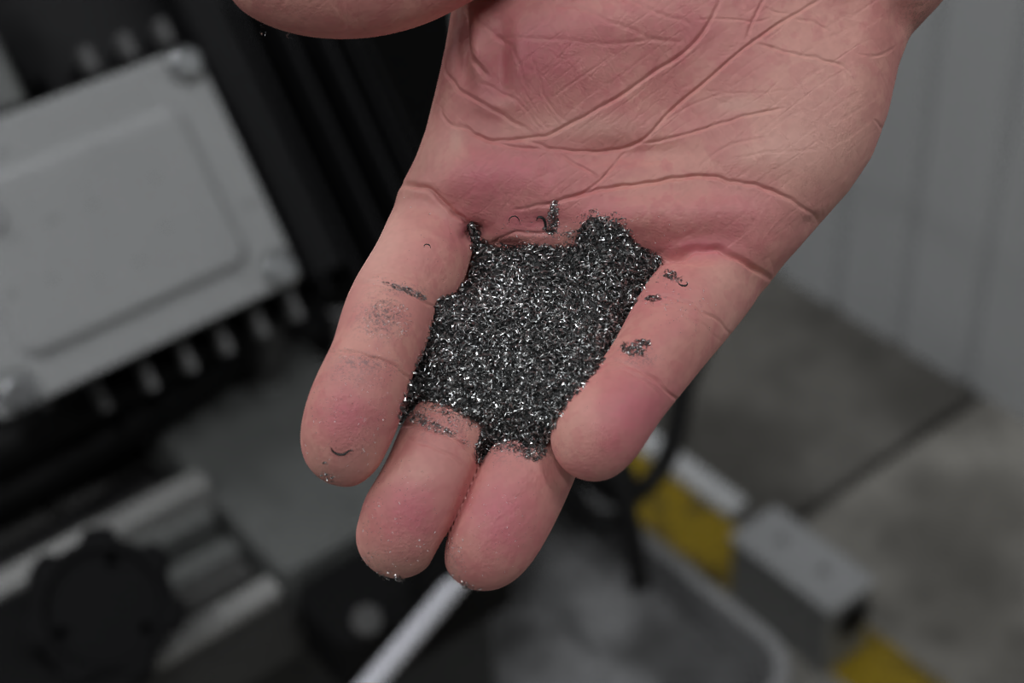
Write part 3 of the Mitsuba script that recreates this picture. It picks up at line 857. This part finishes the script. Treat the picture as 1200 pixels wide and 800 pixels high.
for args, lab in (
        ([(650, 243, 5, 8, 50), (648, 256, 7, 13, 110), (646, 268, 9, 7, 60), (655, 274, 12, 5, 30, (0.3, 0.7))], "small upright streak of shavings on the palm just above the heap"),
        ([(734, 408, 7, 6, 50), (751, 404, 11, 6, 80), (744, 412, 10, 6, 70), (744, 410, 20, 10, 30, (0.3, 0.6))], "small clump of shavings on the little finger near its tip joint"),
        ([(785, 322, 7, 5, 45), (792, 328, 10, 4, 24, (0.3, 0.8)), (780, 327, 12, 9, 16, (0.2, 0.5))], "few shavings at the base of the little finger"),
        ([(766, 350, 9, 3, 40), (775, 352, 20, 5, 16, (0.2, 0.5))], "thin dash of shavings in the little finger's middle fold"),
        ([(474, 340, 28, 3, 130, (0.25, 0.65), 20), (484, 344, 16, 4, 90, (0.3, 0.7), 24), (465, 336, 40, 8, 50, (0.15, 0.4), 14)], "line of shavings in the middle fold of the index finger"),
        ([(489, 490, 13, 7, 80, (0.4, 0.8), 20), (514, 502, 24, 5, 120, (0.3, 0.8), 22), (543, 516, 20, 3, 50, (0.2, 0.5), 36), (525, 478, 46, 10, 190, (0.3, 0.9), 14), (520, 488, 40, 12, 60, (0.3, 0.7), 14)], "band of shavings in the last fold of the middle finger"),
        ([(606, 519, 32, 10, 300, (0.4, 0.9), 10), (626, 526, 15, 14, 340, (0.4, 0.9)), (606, 528, 34, 7, 110, (0.2, 0.5), 15), (580, 520, 16, 12, 60, (0.4, 0.8))], "thin spread of shavings on the ring finger below the heap"),
        ([(700, 252, 26, 6, 60, (0.3, 0.8)), (712, 260, 26, 7, 60, (0.3, 0.9)), (672, 278, 12, 10, 60, (0.3, 0.8)), (620, 289, 70, 4, 120, (0.5, 1.1))], "fringe of shavings at the upper edge of the heap"),
        ([(383, 560, 11, 6, 22, (0.5, 0.95)), (380, 541, 4, 4, 4, (0.6, 0.9))], "tiny bright shavings at the tip of the index finger"),
        ([(458, 674, 24, 5, 40, (0.4, 0.8), 14, 0.6), (430, 655, 8, 8, 16, (0.3, 0.6), 0, 0.5), (464, 676, 6, 3, 12, (0.5, 0.9), 0, 0.9)], "bright shavings clinging under the tip of the middle finger"),
        ([(536, 678, 16, 5, 30, (0.3, 0.7), 30, 0.5), (553, 687, 12, 4, 22, (0.3, 0.6), 8, 0.6)], "tiny shavings clinging under the tip of the ring finger")):
    add("metal_shavings", move(join(*[cluster(*a) for a in args]), HAND), "shaving_m", False, kind="stuff", label=lab, category="shavings")

dust = [(455, 376, 28, 26, 420, (0.12, 0.34)), (450, 370, 18, 18, 160, (0.2, 0.5)), (430, 424, 46, 10, 260, (0.10, 0.32), 18), (418, 436, 44, 16, 160, (0.08, 0.26), 18), (408, 480, 46, 62, 330, (0.08, 0.28)),
        (470, 600, 46, 62, 200, (0.08, 0.30)), (532, 650, 10, 28, 150, (0.12, 0.32), -25), (580, 600, 50, 60, 110, (0.08, 0.26)), (520, 490, 48, 20, 260, (0.12, 0.4), 15), (790, 360, 52, 26, 110, (0.08, 0.3), 30), (740, 300, 60, 30, 70, (0.08, 0.3)),
        (640, 270, 60, 16, 110, (0.10, 0.4)), (520, 300, 44, 50, 60, (0.08, 0.25)), (690, 480, 40, 40, 40, (0.06, 0.2)), (440, 640, 20, 30, 60, (0.1, 0.35))]
add("metal_dust", move(join(*[cluster(*a) for a in dust]), HAND), "dust_m", False, kind="stuff", label="fine metal dust sprinkled over the fingers", category="dust")


SPARKS = [(452, 376, 30, 24, 44, (0.3, 0.5)), (430, 450, 46, 60, 36, (0.22, 0.4)), (400, 520, 44, 40, 26, (0.25, 0.45)), (470, 610, 46, 56, 34, (0.2, 0.4)), (575, 620, 46, 56, 30, (0.2, 0.4)), (523, 490, 44, 16, 40, (0.3, 0.6)), (533, 640, 14, 18, 10, (0.3, 0.5)),
          (795, 350, 50, 24, 20, (0.25, 0.45)), (760, 280, 50, 30, 14, (0.2, 0.45)), (650, 275, 60, 12, 26, (0.3, 0.6)), (480, 225, 60, 30, 6, (0.25, 0.4))]
add("metal_flecks", move(join(*[cluster(*a, lift=0.25) for a in SPARKS]), HAND), "fleck_m", False, kind="stuff", label="loose metal flecks, glint put into their pale colour, dotted over the fingers and palm", category="metal flecks")


def curl(pts, thick):
    """One thin curled shaving lying on the skin."""
    p = smooth_path(np.array(pts, float), 22)
    P, N = on_skin(p[:, 0], p[:, 1])
    ok = np.isfinite(P[:, 0])
    return tube(P[ok] + N[ok] * thick * 0.7, thick * np.sin(np.linspace(0.25, np.pi - 0.25, ok.sum())), 6)


for pts, th, lab in (
        ([(388, 524), (391, 529), (398, 532), (405, 531), (409, 528), (414, 528)], 0.24, "dark hooked curl of metal lying near the tip of the index finger"),
        ([(497, 290), (498, 287), (502, 287), (504, 291)], 0.13, "tiny dark curl of metal on the base of the index finger"),
        ([(597, 261), (598, 255), (603, 253), (608, 257), (609, 262)], 0.12, "thin pale curl of metal on the palm above the heap"),
        ([(629, 258), (631, 254), (636, 255), (639, 262), (641, 271)], 0.30, "dark curl of metal beside the upright streak of shavings"),
        ([(795, 331), (800, 335), (805, 334), (804, 330)], 0.18, "small curl of metal at the base of the little finger")):
    add("metal_curl", move(curl(pts, th), HAND), "dark_curl_m", True, label=lab, category="metal curl")


def hanging():
    out = []
    for u, v in ((287, 12), (310, 30), (309, 38), (342, 47)):
        for _ in range(4):
            p = mm(u + rng.normal() * 3, v + rng.normal() * 4, 14.0 + rng.normal())
            out.append(scatter([p], [rng.normal(size=3)], [rng.uniform(0.4, 0.8)], 0.3, [1, 3, 6]))
    return join(*out)


add("metal_shavings", move(hanging(), HAND), "shaving_m", False, kind="stuff", label="bright thin shavings clinging below the thumb", category="shavings")
